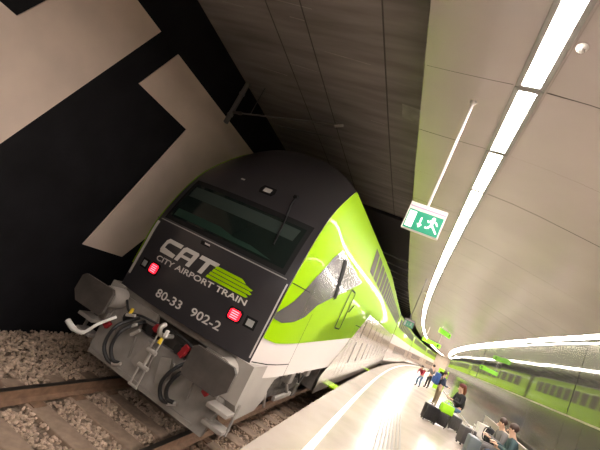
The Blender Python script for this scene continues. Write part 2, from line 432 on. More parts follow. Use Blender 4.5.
def sliced(poly, su, sv):
    bm = bmesh.new(); vs = [bm.verts.new((a, b, 0)) for a, b in poly]; bm.faces.new(vs)
    bmesh.ops.triangulate(bm, faces=bm.faces[:])
    for axn, st in ((0, su), (1, sv)):
        lo = min(p[axn] for p in poly); hi = max(p[axn] for p in poly); c = math.ceil(lo / st + 1e-6) * st
        while c < hi - 1e-6:
            no = (1, 0, 0) if axn == 0 else (0, 1, 0); co = (c, 0, 0) if axn == 0 else (0, c, 0)
            bmesh.ops.bisect_plane(bm, geom=bm.verts[:] + bm.edges[:] + bm.faces[:], plane_co=co, plane_no=no); c += st
    bm.verts.index_update()
    v = [(x.co.x, x.co.y) for x in bm.verts]; f = [tuple(q.index for q in g.verts) for g in bm.faces]; bm.free(); return v, f
def fskin(poly, off, su=.12, sv=.08, m=None):
    m = m or MB(); v, f = sliced(poly, su, sv); return m.add([fpt(a, b, off) for a, b in v], f)
def sskin(poly, off, sg=1, m=None, su=.3, sv=.12, nose=True):
    m = m or MB(); v, f = sliced(poly, su, sv); return m.add([spt(a, b, sg, off, nose) for a, b in v], f)
def ring(poly, t):
    # outline strip polygons just inside a convex polygon
    n = len(poly); cx = sum(p[0] for p in poly) / n; cy = sum(p[1] for p in poly) / n; out = []
    def inn(p):
        d = math.hypot(p[0] - cx, p[1] - cy); k = 1 - t / d * 1.3; return (cx + (p[0] - cx) * k, cy + (p[1] - cy) * k)
    for i in range(n):
        a, b = poly[i], poly[(i + 1) % n]; out.append([a, b, inn(b), inn(a)])
    return out
def text_verts(txt, size, spacing=1.0, shear=0.0, bold=0.0):
    cu = bpy.data.curves.new('lettering', 'FONT'); cu.body = txt; cu.size = size; cu.space_character = spacing; cu.shear = shear; cu.offset = bold
    cu.align_x = 'CENTER'; cu.resolution_u = 3
    o = bpy.data.objects.new('lettering', cu); COL.objects.link(o); bpy.context.view_layer.update()
    me = bpy.data.meshes.new_from_object(o.evaluated_get(bpy.context.evaluated_depsgraph_get()))
    v = [(x.co.x, x.co.y) for x in me.vertices]; f = [tuple(p.vertices) for p in me.polygons]
    bpy.data.objects.remove(o); bpy.data.meshes.remove(me); bpy.data.curves.remove(cu); return v, f
def smoothtube(pts, r, n=8, sub=6):
    P3 = [Vector(p) for p in pts]; out = []
    for i in range(len(P3) - 1):
        for k in range(sub):
            v = i + k / sub; out.append(Vector([crom([p[j] for p in P3], v) for j in range(3)]))
    out.append(P3[-1]); return MB().tube(out, r, n=n)

ANG = .037
T = empty('railway_coach', (-2.835, 4.85, 0), -ANG, 'lime, white and charcoal control car of the train with red tail lights, nearest coach', 'train coach', 'coaches of the train')
L = 26.4
# front mask and hood
m = MB(); NU, NV = 28, 48; vs = [fgrid(-1 + 2 * i / NU, 5.999 * j / NV) for j in range(NV + 1) for i in range(NU + 1)]
m.add(vs, [(j * (NU + 1) + i, j * (NU + 1) + i + 1, (j + 1) * (NU + 1) + i + 1, (j + 1) * (NU + 1) + i) for j in range(NV) for i in range(NU)])
mask = m.build('front_mask', M_mask, T, smooth=True)
# sides
ts = [0, .05, .1, .17, .26, .4, .6, .9, 1.3, 2, 3, 4.4, 6, 8, 10, 12, 15, 18, 21, 24]
def zraise(z, y): return z if z < 3 else 3 + (z - 3) * (zsh(y) - 3) / 1.46
for sg in (1, -1):
    m = MB(); rows = [(1.12, -.04)] + [(crom(ZE, v * .25), crom(YE, v * .25)) for v in range(0, 24)] + [(4.459, 1.199)]
    grid = []
    for z, ye in rows:
        for t in ts + [L - max(0, ye)]:
            y = ye + t if t < 25 else L
            grid.append(spt(y, zraise(z, y), sg))
    K = len(ts) + 1
    m.add(grid, [(j * K + i, j * K + i + 1, (j + 1) * K + i + 1, (j + 1) * K + i) for j in range(len(rows) - 1) for i in range(K - 1)])
    m.build('side_wall', M_wht_train, T, smooth=True)
# roof
m = MB(); ys = [1.2, 2, 3, 5, 7, 10.2, 14, 18, 22, L]; NN = 12; vs = []
for y in ys:
    zs = zsh(y); ww = 1.20 + .14 * cl((y - 1.2) / 9); h = .40 - .1 * cl((y - 1.2) / 9)
    for i in range(NN + 1):
        u = -1 + 2 * i / NN; vs.append((u * ww, y + (0 if y > 1.3 else .05 * (1 - abs(u) ** 2.4)), zs + h * (1 - abs(u) ** 2.4)))
m.add(vs, [(j * (NN + 1) + i, j * (NN + 1) + i + 1, (j + 1) * (NN + 1) + i + 1, (j + 1) * (NN + 1) + i) for j in range(len(ys) - 1) for i in range(NN)])
m.build('roof', M_roof, T, smooth=True)
# rear end wall, underfloor
MB().box((0, L - .03, 2.6), (2.5, .06, 3.9)).build('end_wall', M_under, T)
MB().box((0, 14.0, .80), (2.7, 19.4, .55)).build('underfloor', M_under, T)
MB().box((0, 2.4, 1.2), (2.5, 4.4, .16)).build('cab_floor', M_under, T)

def sy(pts): return [(a - 4.85, b) for a, b in pts]
GREEN = sy([(4.6, 1.68), (5.1, 1.64), (5.72, 1.67), (6.4, 1.86), (7.15, 2.10), (8.0, 2.26), (9.4, 2.44), (12.7, 3.0), (L + 4.85, 3.0), (L + 4.85, 4.70), (5.0, 4.70), (4.6, 3.4)])
SWOOSH = sy([(4.72, 1.96), (5.0, 1.93), (5.34, 2.0), (5.7, 2.12), (6.05, 2.36), (6.77, 2.60), (9.1, 3.33), (6.12, 3.40), (5.75, 3.15), (5.4, 2.75), (5.05, 2.28)])
SILVER = sy([(9.03, .50), (9.03, .92), (10.5, 1.62), (12.9, 2.86), (L + 4.85, 2.86), (L + 4.85, .50)])
for sg in (1, -1):
    def gp(): # the green rises with the roof
        m = MB(); v, f = sliced(GREEN, .11, .08); out = []
        for a, b in v:
            top = zsh(max(a, 0)) if a > 1.2 else 4.46
            ye_top = edge_at(4.459)[0]
            out.append(spt(a, min(b, top - .001), sg, .014))
        return m.add(out, f)
    gp().build('green_livery', M_green, T, smooth=True)
    sskin(SWOOSH, .022, sg, su=.1).build('grey_swoosh', M_grey_livery, T, smooth=True)
    sskin(SILVER, .016, sg).build('silver_panel', M_silver, T, smooth=True)
    # seams
    m = MB(); sskin([(1.13, 1.14), (1.145, 1.14), (1.145, 2.2), (1.13, 2.2)], .026, sg, m); sskin([(-.05, 1.325), (1.13, 1.325), (1.13, 1.34), (-.05, 1.34)], .026, sg, m)
    sskin([(-.05, 2.48), (.55, 2.48), (.55, 2.493), (-.05, 2.493)], .026, sg, m)
    m.build('panel_seam', M_seal, T)
    # cab door window outline and grab rail
    m = MB()
    for q in ([(3.25, 2.12), (3.33, 2.08), (3.33, 3.02), (3.25, 2.98)], [(3.84, 2.08), (3.92, 2.12), (3.92, 2.98), (3.84, 3.02)], [(3.33, 2.08), (3.84, 2.08), (3.84, 2.11), (3.33, 2.11)], [(3.33, 2.99), (3.84, 2.99), (3.84, 3.02), (3.33, 3.02)]): sskin(q, .026, sg, m)
    dr = m.build('cab_door', M_seal, T); dr['label'] = 'cab door outlined by a thin black seal'
    m = MB(); m.tube([spt(3.95, 2.55, sg, .05), spt(4.25, 2.75, sg, .05)], .012); m.build('door_handle', M_seal, dr)
    sskin([(1.58, 3.30), (1.80, 3.34), (2.22, 2.64), (2.02, 2.58)], .034, sg).build('rear_view_mirror', M_seal, T)
    # upper deck windows
    M_lowin = mat('olive_window', (.16, .145, .10), .12, metal=.4, var=.3, vscale=1.5)
    M_upwin = mat('tinted_window', (.075, .065, .045), .6, spec=.08)
    k = 0; y = 4.75
    while y < 25:
        sskin([(y, 3.74), (y + .76, 3.74), (y + .76, 4.40), (y, 4.40)], .026, sg, sv=.1).build('upper_window', M_upwin, T); y += .98; k += 1
    # lower deck windows and louvres
    for y in (8.05, 10.15, 12.25, 14.35, 17.3, 19.4, 21.5, 23.6):
        sskin([(y, 2.02), (y + 1.95, 2.02), (y + 1.95, 2.62), (y, 2.62)], .026, sg).build('lower_window', M_lowin, T)
    m = MB()
    for q in range(9):
        y = 7.6 + q * 1.75; sskin([(y, 1.15), (y + .13, 1.15), (y + .13, 1.85), (y, 1.85)], .026, sg, m)
    m.build('panel_joint', mat('dark_joint', (.08, .07, .06), .5), T)
    # doors with lime steps
    for y0 in (6.0, 15.6):
        a = [(y0, .5), (y0 + 1.3, .5), (y0 + 1.3, 2.35), (y0, 2.35)]; m = MB()
        for q in ring(a, .02): sskin(q, .024, sg, m)
        sskin([(y0 + .64, .5), (y0 + .655, .5), (y0 + .655, 2.35), (y0 + .64, 2.35)], .024, sg, m)
        d = m.build('passenger_door', M_seal, T)
        d['label'] = 'passenger door outlined by dark seals'
        MB().box((sg * 1.50, y0 + .45, .50), (.24, .75, .04), bev=.01).build('door_step', M_green, T)
# mask details --------------------------------------------------
for sg in (-1, 1):
    fskin([(sg * 1.232, 1.36), (sg * 1.252, 1.36), (sg * 1.27, 2.44), (sg * 1.248, 2.44)] if sg > 0 else [(-1.19, 1.50), (-1.25, 1.50), (-1.27, 2.44), (-1.20, 2.44)][::sg], .006).build('edge_strip', M_text, T)
    # tail lamp and marker lamp
    base = fpt(sg * .78 + .03, 1.755, .012)
    lm = MB(); pts = [(sg * .78 + .03 + .085 * c, 1.755 + .07 * s_) for c, s_ in ((-.7, -1), (.7, -1), (1, -.6), (1, .6), (.7, 1), (-.7, 1), (-1, .6), (-1, -.6))]
    fskin(pts, .022, m=lm); tl = lm.build('tail_light', M_tail, T)
    bars = MB()
    for r_ in range(4):
        z_ = 1.755 + .045 - r_ * .030
        fskin([(sg * .78 + .03 - .055, z_ - .006), (sg * .78 + .03 + .055, z_ - .006), (sg * .78 + .03 + .055, z_ + .006), (sg * .78 + .03 - .055, z_ + .006)], .026, m=bars)
    bars.build('led_bars', M_tailled, tl)
    rg = MB()
    big = [(sg * .78 + .03 + .11 * c, 1.755 + .092 * s_) for c, s_ in ((-.8, -1), (.8, -1), (1, -.7), (1, .7), (.8, 1), (-.8, 1), (-1, .7), (-1, -.7))]
    fskin(big, .010, m=rg).build('lamp_bezel', M_seal, tl)
    ml = MB(); fskin([(sg * 1.02 + .03 - .085, 1.68), (sg * 1.02 + .03 + .085, 1.68), (sg * 1.02 + .03 + .085, 1.83), (sg * 1.02 + .03 - .085, 1.83)], .010, m=ml)
    mk = ml.build('marker_light', M_seal, T)
    fskin([(sg * 1.02 + .03 - .05, 1.71), (sg * 1.02 + .03 + .05, 1.71), (sg * 1.02 + .03 + .05, 1.80), (sg * 1.02 + .03 - .05, 1.80)], .016).build('lens', M_lamp, mk)
# windscreen
fskin([(-1.17, 2.53), (1.17, 2.53), (1.16, 3.36), (-1.16, 3.36)], .006).build('windscreen_seal', M_seal, T, smooth=True)
ws = fskin([(-1.10, 2.60), (1.10, 2.60), (1.09, 3.27), (-1.09, 3.27)], .012).build('windscreen', M_glass, T, smooth=True)
M_reflection = mat('grey_green_reflection', (.028, .040, .034), .5, spec=.2)
fskin([(-1.04, 3.02), (1.0, 3.02), (1.02, 3.22), (-1.04, 3.22)], .017).build('upper_reflection', M_reflection, ws, smooth=True)  # upper band of the cab's reflection, painted flat onto the glass
fskin([(-1.02, 2.63), (.9, 2.63), (.5, 2.70), (.2, 2.70), (-.1, 2.76), (-1.02, 2.76)], .017).build('lower_reflection', mat('dark_green_reflection', (.012, .032, .022), .5, spec=.2), ws, smooth=True)  # greener reflection along the bottom, likewise painted as a colour overlay
fskin([(-1.22, 2.485), (1.22, 2.485), (1.22, 2.50), (-1.22, 2.50)], .006).build('panel_seam', M_lamp, T)
m = MB(); m.tube([fpt(.62, 3.70, .03), fpt(.66, 3.5, .06), fpt(.72, 3.30, .06)], .016); m.tube([fpt(.72, 3.32, .05), fpt(.80, 2.85, .035)], .012); m.tube([fpt(.62, 3.74, .0), fpt(.62, 3.68, .06)], .035)
m.build('wiper', M_seal, T)
hl = fskin([(.02, 3.56), (.26, 3.56), (.29, 3.62), (.26, 3.72), (.02, 3.72), (-.01, 3.64)], .008).build('top_headlight', M_seal, T)
fskin([(.07, 3.60), (.21, 3.60), (.21, 3.68), (.07, 3.68)], .014).build('lens', mat('pale_lens', (.45, .43, .40), .2), hl)
fskin([(-.44, 3.66), (-.36, 3.66), (-.36, 3.69), (-.44, 3.69)], .010).build('roof_marker_lamp', M_text, T)
fskin([(-.22, 2.40), (-.04, 2.40), (-.06, 2.46), (-.24, 2.46)], .008).build('emblem_plate', M_seal, T)
fskin([(-.15, 2.425), (-.05, 2.425), (-.06, 2.45), (-.16, 2.45)], .012).build('handle', M_text, T)
# CAT lettering
def glyph(polys, ox, oz, sc=1.0, sh=.28):
    mm = MB()
    for p in polys: fskin([(ox + (x + y * sh) * sc, oz + y * sc) for x, y in p], .010, su=.06, sv=.05, m=mm)
    return mm
ts_ = .062; hh = .245
C_ = [[(.04, 0), (.34, 0), (.34, ts_), (.09, ts_), (.065, .09), (0, .09), (0, .05)], [(0, .09), (.065, .09), (.065, .16), (0, .16)], [(0, .16), (.065, .16), (.09, hh - ts_), (.34, hh - ts_), (.34, hh), (.04, hh), (0, .20)]]
A_ = [[(0, 0), (.075, 0), (.075, .16), (0, .16)], [(0, .16), (.075, .16), (.095, hh - ts_), (.29, hh - ts_), (.29, hh), (.04, hh), (0, .21)], [(.235, 0), (.315, 0), (.315, .22), (.29, hh), (.235, hh - ts_)], [(.075, .075), (.235, .075), (.235, .12), (.075, .12)]]
T_ = [[(0, hh - ts_), (.34, hh - ts_), (.34, hh), (0, hh)], [(.13, 0), (.21, 0), (.21, hh - ts_), (.13, hh - ts_)]]
for g, ox in ((C_, -.87), (A_, -.50), (T_, -.15)): glyph(g, ox, 2.02).build('logo_letter', M_text, T)
m = MB(); rows = [(.12, .83), (.13, .86), (.14, .85), (.15, .74)]
for i, (a, b) in enumerate(rows):
    z0 = 2.02 + i * .054; z1 = z0 + .043; sh = .28
    fskin([(a + .02 + (z0 - 2.02) * sh, z0), (b + (z0 - 2.02) * .1, z0), (b + .03 - (.05 if i == 3 else .0), (z0 + z1) / 2), (b - .02 - (.06 if i >= 2 else 0), z1), (a + .02 + (z1 - 2.02) * sh, z1)], .010, su=.06, sv=.05, m=m)
m.build('logo_stripes', M_green, T)
for txt, size, wid, cx, z, bold in (('CITY AIRPORT TRAIN', .115, 1.70, .03, 1.905, .002), ('80-33', .17, .50, -.22, 1.44, .002), ('902-2', .17, .50, .46, 1.46, .002)):
    v, f = text_verts(txt, size, 1.0, 0, bold)
    x0 = min(a for a, b in v); x1 = max(a for a, b in v); k = wid / (x1 - x0); xm = (x0 + x1) / 2
    mm = MB(); mm.add([fpt(cx + (a - xm) * k, z + b + (a - xm) * k * .02, .011) for a, b in v], f)
    mm.build('lettering', M_text, T)

# nose equipment ------------------------------------------------
M_fair = mat('light_grey_fairing', (.30, .275, .245), .4, var=.08, vscale=3)
MB().box((0, .06, 1.245), (2.52, .22, .13), bev=.02).build('headstock', M_frame_g, T)
MB().box((0, .32, .9), (2.2, .1, .75)).build('headstock_back', M_under, T)
for sg in (-1, 1): MB().prism([(sg * 1.26, 1.19), (sg * .62, 1.19), (sg * .52, .85), (sg * 1.22, .85)][::sg], -.06, .0).build('buffer_beam', M_frame_g, T)
MB().prism([(-.64, 1.20), (-.35, 1.20), (-.28, 1.02), (-.59, 1.02)], -.07, .0).build('gusset_plate', M_frame_g, T)
m = MB(); vs = [(-1.22, -.06, .88), (1.22, -.06, .88), (1.18, -.22, .29), (-1.02, -.22, .29), (-1.22, .02, .88), (1.24, .02, .88), (1.18, -.14, .29), (-1.02, -.14, .29)]
m.add(vs, [(0, 1, 2, 3), (4, 7, 6, 5), (0, 4, 5, 1), (3, 2, 6, 7), (1, 5, 6, 2), (0, 3, 7, 4)]); pl = m.build('snowplough', M_frame_g, T)
m = MB()
for x in (-.75, -.38, 0, .38, .75): m.box((x, -.165, .58), (.02, .03, .52), rot=Matrix.Rotation(.26, 3, 'X'))
m.build('stiffener', M_frame_g, pl)
MB().box((0, -.19, .33), (2.0, .05, .05), bev=.01, ).build('lower_lip', M_frame_g, pl)
for sg in (-1, 1):
    # fairing behind the buffer with a rounded wheel cut-out
    pf = [(-.10, .78), (-.10, 1.30), (1.22, 1.30), (1.22, 1.10), (1.0, 1.05), (.9, .90), (.92, .74), (.70, .60), (.10, .56)]
    MB().prism(pf, sg * 1.10, sg * 1.38, 'x').build('corner_fairing', M_fair, T)
    b = empty('buffer', (sg * 1.06 - (.05 if sg < 0 else 0), -.62, 1.10)); b.parent = T
    tx, tz = .335, .195
    MB().prism([(-tx + .04, -tz), (tx - .12, -tz), (tx, -tz + .12), (tx, tz - .05), (tx - .05, tz), (-tx + .05, tz), (-tx, tz - .05), (-tx, -tz + .05)] if sg > 0 else
               [(-tx + .12, -tz), (tx - .04, -tz), (tx, -tz + .05), (tx, tz - .05), (tx - .05, tz), (-tx + .05, tz), (-tx, tz - .05), (-tx, -tz + .12)], 0, .05).build('plate', M_plate, b)
    MB().tube([(0, .05, 0), (0, .10, 0), (0, .30, 0)], [.14, .11, .11], n=20).build('shaft', M_steel, b, smooth=True)
    MB().tube([(0, .28, 0), (0, .60, 0)], [.16, .16], n=20).build('sleeve', M_fair, b, smooth=True)
    MB().box((0, .61, 0), (.42, .04, .36), bev=.01).build('mounting_plate', M_frame_g, b)
    for q, (x, y, z) in enumerate(((1.27, -.24, .70), (1.27, -.14, .47))):
        MB().box((sg * x, y, z), (.32, .22, .05), bev=.008).build('foot_step', M_fair, T)
    MB().box((sg * 1.11, -.12, .60), (.02, .05, .5)).build('step_bracket', M_frame_g, T); MB().box((sg * 1.43, -.10, .62), (.02, .05, .4)).build('step_bracket', M_frame_g, T)
# hook and screw coupling
ck = empty('coupling_hook', (.04, -.05, 1.05)); ck.parent = T
smoothtube([(0, 0, 0), (0, -.2, .0), (0, -.32, .04), (0, -.36, .12), (0, -.30, .17)], .035, 10).build('hook', M_steel, ck, smooth=True)
m = MB()
for dx in (-.055, .055): m.tube([(dx + .01, -.27, .06), (dx + .01, -.29, -.22)], .014)
m.tube([(-.07, -.29, -.22), (.09, -.29, -.22)], .03); m.build('link', M_steel, ck, smooth=True)
MB().tube([(.01, -.29, -.22), (.01, -.30, -.46)], [.022, .022]).build('screw', M_steel, ck)
m = MB()
for dx in (-.06, .06): m.tube([(dx + .01, -.30, -.44), (dx + .01, -.30, -.70)], .014)
m.tube([(-.07, -.30, -.70), (.09, -.30, -.70)], .018); m.tube([(-.08, -.30, -.44), (.10, -.30, -.44)], .03); m.build('shackle', M_steel, ck, smooth=True)
# brake hoses, cocks, jumper boxes
for pts in (((-.60, -.08, 1.02), (-.66, -.36, .85), (-.66, -.40, .58), (-.52, -.36, .42), (-.40, -.32, .42)),
            ((-.48, -.08, 1.02), (-.53, -.36, .86), (-.54, -.40, .62), (-.44, -.36, .46), (-.34, -.32, .46)),
            ((.62, -.08, 1.02), (.52, -.36, .86), (.44, -.40, .62), (.52, -.36, .44), (.64, -.34, .44)),
            ((.74, -.08, 1.0), (.62, -.36, .85), (.55, -.40, .62), (.60, -.36, .48), (.70, -.34, .48))):
    smoothtube(pts, .026, 10).build('brake_hose', M_hose, T, smooth=True)
for x, z in ((-.38, .43), (.67, .45)): MB().tube([(x - .05, -.33, z - .02), (x + .07, -.32, z + .03)], [.035, .025]).build('hose_coupling', M_steel, T, smooth=True)
for x, y, z, mt in ((-.86, -.32, .78, M_red), (.42, -.20, 1.06, M_red), (.40, -.20, .98, M_red), (1.02, -.30, .80, M_red), (-.18, -.16, 1.06, M_red)):
    MB().box((x, y, z), (.09, .07, .10), bev=.012, rot=Matrix.Rotation(.4, 3, 'Y')).build('brake_cock', mt, T)
for x, y, z in ((.10, -.36, 1.02), (-.66, -.24, 1.10)): MB().tube([(x, y, z - .05), (x, y, z + .03)], [.03, .022]).build('yellow_tap', M_yellow, T, smooth=True)
MB().box((.12, -.34, 1.12), (.045, .05, .10), bev=.012).build('hook_lever', M_white, T)
for x, z, a in ((-.50, .93, .8), (-.40, .88, .7), (-.62, 1.04, 1.2)): 
    MB().box((x, -.26, z), (.045, .05, .16), bev=.012, rot=Matrix.Rotation(a, 3, 'Y')).build('air_cock', M_steel, T)
for x, z in ((-.28, .98), (.28, .98), (-.75, .95)): MB().tube([(x, .1, z), (x, -.16, z)], .07, n=14).build('jumper_socket', M_hose, T, smooth=True)
MB().box((-.12, -.19, .66), (.22, .03, .36), rot=Matrix.Rotation(.3, 3, 'Y')).build('guard_plate', M_fair, T); MB().box((.26, -.19, .66), (.18, .03, .34), rot=Matrix.Rotation(-.3, 3, 'Y')).build('guard_plate', M_frame_g, T)
smoothtube([(-1.30, -.56, .60), (-1.12, -.56, .56), (-.94, -.56, .60), (-.84, -.50, .78), (-.80, -.30, .92)], [.04] * 7 + [.03] * 6 + [.022] * 12, 10).build('uncoupling_lever', M_white, T, smooth=True)
smoothtube([(.0, -.10, 1.13), (.3, -.2, 1.15), (.6, -.16, 1.08), (.8, -.1, 1.0)], .02, 8).build('control_cable', M_hose, T, smooth=True)
smoothtube([(-.95, -.1, 1.14), (-.7, -.22, 1.06), (-.45, -.2, 1.10), (-.2, -.1, 1.1)], .018, 8).build('control_cable', M_hose, T, smooth=True)

def bogie(parent, yc):
    b = empty('bogie', (0, yc, 0)); b.parent = parent
    m = MB()
    for sg in (-1, 1):
        m.prism([(-1.55, .62), (-1.55, .74), (-.5, .78), (-.35, .60), (.35, .60), (.5, .78), (1.55, .74), (1.55, .62), (.6, .50), (-.6, .50)], sg * .98, sg * 1.12, 'x')
    m.box((0, 0, .68), (2.1, .5, .2)); m.build('frame', M_under, b)
    for dy in (-1.2, 1.2):
        for sg in (-1, 1):
            MB().tube([(sg * .70, dy, .46), (sg * .82, dy, .46)], [.46, .46], n=32).build('wheel', M_rail, b, smooth=True)
            MB().box((sg * 1.06, dy, .47), (.18, .30, .28), bev=.03).build('axle_box', M_under, b)
            MB().tube([(sg * 1.08, dy + .02, .62), (sg * 1.08, dy + .02, .98)], .09, n=12).build('spring', M_steel, b, smooth=True)
        MB().tube([(-.7, dy, .46), (.7, dy, .46)], .08, n=14).build('axle', M_under, b)
    for sg in (-1, 1):
        for q, (yy, zz, hh_) in enumerate(((-1.5, .95, .28), (-.15, .92, .22), (1.05, .98, .2))): MB().box((sg * 1.22, yy, zz), (.16, .26, hh_), bev=.02).build('equipment_box', M_frame_g, b)
        MB().tube([(sg * 1.22, -1.25, .85), (sg * 1.24, -.9, .45)], .025).build('sanding_pipe', M_steel, b)
        MB().box((sg * 1.2, .1, .50), (.06, 1.0, .08), bev=.01).build('tie_bar', M_frame_g, b)
        MB().tube([(sg * 1.20, -.4, 1.02), (sg * 1.20, .35, .55)], .03).build('damper', M_steel, b)
        MB().box((sg * 1.10, -.75, .92), (.2, .3, .26), bev=.02).build('brake_unit', M_under, b)
        smoothtube([(sg * 1.2, .5, 1.05), (sg * 1.24, .7, .8), (sg * 1.2, .95, .72), (sg * 1.18, 1.3, .9)], .022, 8).build('brake_hose', M_hose, b)
        MB().box((sg * 1.16, .75, .98), (.12, .5, .1), bev=.02).build('pipe_bracket', M_steel, b)
bogie(T, 2.5); bogie(T, 23.6)

# following coaches, plainer: only a sliver of each shows
def coach(s0):
    a = P(s0 + 3.4, XT); b_ = P(s0 + 23, XT); d = (b_ - a).normalized(); an = math.atan2(d.x, d.y); o = a - d * 3.4
    c = empty('railway_coach', o, -an)
    LL = 26.4
    for sg in (1, -1):
        sskin([(0, .36), (LL, .36), (LL, 4.74), (0, 4.74)], 0, sg, su=3.3, sv=.3, nose=False).build('side_wall', M_silver, c, smooth=True)
        sskin([(0, 3.0), (LL, 3.0), (LL, 4.73), (0, 4.73)], .006, sg, su=3.3, sv=.3, nose=False).build('green_livery', M_green, c, smooth=True)
        sskin([(0, 2.25), (LL, 2.25), (LL, 3.0), (0, 3.0)], .006, sg, su=3.3, nose=False).build('white_band', M_wht_train, c)
        for y in [1.5 + 1.7 * q for q in range(14)]:
            sskin([(y, 3.72), (y + 1.3, 3.72), (y + 1.3, 4.46), (y, 4.46)], .026, sg, nose=False).build('upper_window', M_upwin, c)
        for y in (5.5, 7.3, 9.1, 10.9, 12.7, 14.5, 16.3, 18.1):
            sskin([(y, 1.45), (y + 1.4, 1.45), (y + 1.4, 2.15), (y, 2.15)], .026, sg, nose=False).build('lower_window', M_grey_livery, c)
    m = MB()
    pr = [(1.34 * (-1 + 2 * i / 10), 4.74 + .3 * (1 - abs(-1 + 2 * i / 10) ** 2.4)) for i in range(11)]
    m.prism(pr, 0, LL); m.build('roof', M_roof, c)
    MB().box((0, .03, 2.5), (2.66, .06, 4.1)).build('end_wall', M_silver, c)
    MB().box((0, LL - .03, 2.5), (2.66, .06, 4.1)).build('end_wall', M_under, c)
    MB().box((0, -.22, 2.0), (1.5, .4, 2.4)).build('gangway', M_seal, c)
    MB().box((0, 13, .6), (2.6, 18.6, .45)).build('underfloor', M_under, c)
    bogie(c, 3.2); bogie(c, 23.2)
    return c
for i, s0 in enumerate((31.85, 58.6, 85.4)):
    c = coach(s0)
    tag(c, ('silver and lime double-deck coach right behind the control car', 'silver and lime coach third in the train', 'farthest silver coach of the train down the curve')[i], 'train coach', 'coaches of the train')

# ------------------------------------------------------------ bench, people, luggage
M_bench = mat('bench_metal', (.38, .33, .28), .35, metal=.6)
def bench(s0, s1):
    sm = (s0 + s1) / 2; LB = s1 - s0
    e = empty('bench', P(sm, 3.22, .55), rotz(sm), 'long beige metal bench along the glossy wall under the waiting travellers', 'bench')
    MB().box((0, 0, .43), (.42, LB, .045), bev=.012).build('seat', M_bench, e)
    MB().box((.27, 0, .80), (.05, LB, .34), bev=.015).build('backrest', M_bench, e)
    MB().box((.27, 0, .985), (.08, LB, .03), bev=.01).build('top_rail', M_handrail, e)
    n = 4
    for i in range(n):
        y = -LB / 2 + .2 + (LB - .4) * i / (n - 1)
        MB().box((0, y, .205), (.38, .06, .41), bev=.01).build('leg', M_bench, e)
        MB().tube([(.2, y, .40), (.27, y, .70)], .02).build('bracket', M_bench, e)
bench(9.6, 15.6)

def skinmesh(name, chains, mt, parent, lvl=1, root=0):
    """chains: list of lists of (point, radius); equal points are merged into one vertex"""
    vs = []; rad = []; key = {}; ed = []
    def vid(p, r):
        k = tuple(round(c, 4) for c in p)
        if k not in key: key[k] = len(vs); vs.append(k); rad.append(r)
        return key[k]
    for ch in chains:
        ids = [vid(p, r) for p, r in ch]
        for a, b in zip(ids, ids[1:]):
            if a != b: ed.append((a, b))
    me = bpy.data.meshes.new(name); me.from_pydata(vs, ed, []); me.materials.append(mt)
    o = bpy.data.objects.new(name, me); COL.objects.link(o); o.parent = parent
    md = o.modifiers.new('skin', 'SKIN'); md.use_smooth_shade = True; md.branch_smoothing = .3
    if not me.skin_vertices: bpy.context.view_layer.update()
    sk = me.skin_vertices[0].data if me.skin_vertices else None
    if sk:
        for i, r in enumerate(rad): sk[i].radius = (r, r) if not isinstance(r, tuple) else r
        sk[root].use_root = True
    sb = o.modifiers.new('sub', 'SUBSURF'); sb.levels = lvl; sb.render_levels = lvl
    return o
def ell(c, r, n=12, k=8):
    vs = []; fs = []
    for j in range(k + 1):
        ph = math.pi * j / k
        for i in range(n):
            t = 2 * math.pi * i / n; vs.append((c[0] + r[0] * math.sin(ph) * math.cos(t), c[1] + r[1] * math.sin(ph) * math.sin(t), c[2] + r[2] * math.cos(ph)))
    for j in range(k):
        for i in range(n): fs.append((j * n + i, j * n + (i + 1) % n, (j + 1) * n + (i + 1) % n, (j + 1) * n + i))
    return vs, fs
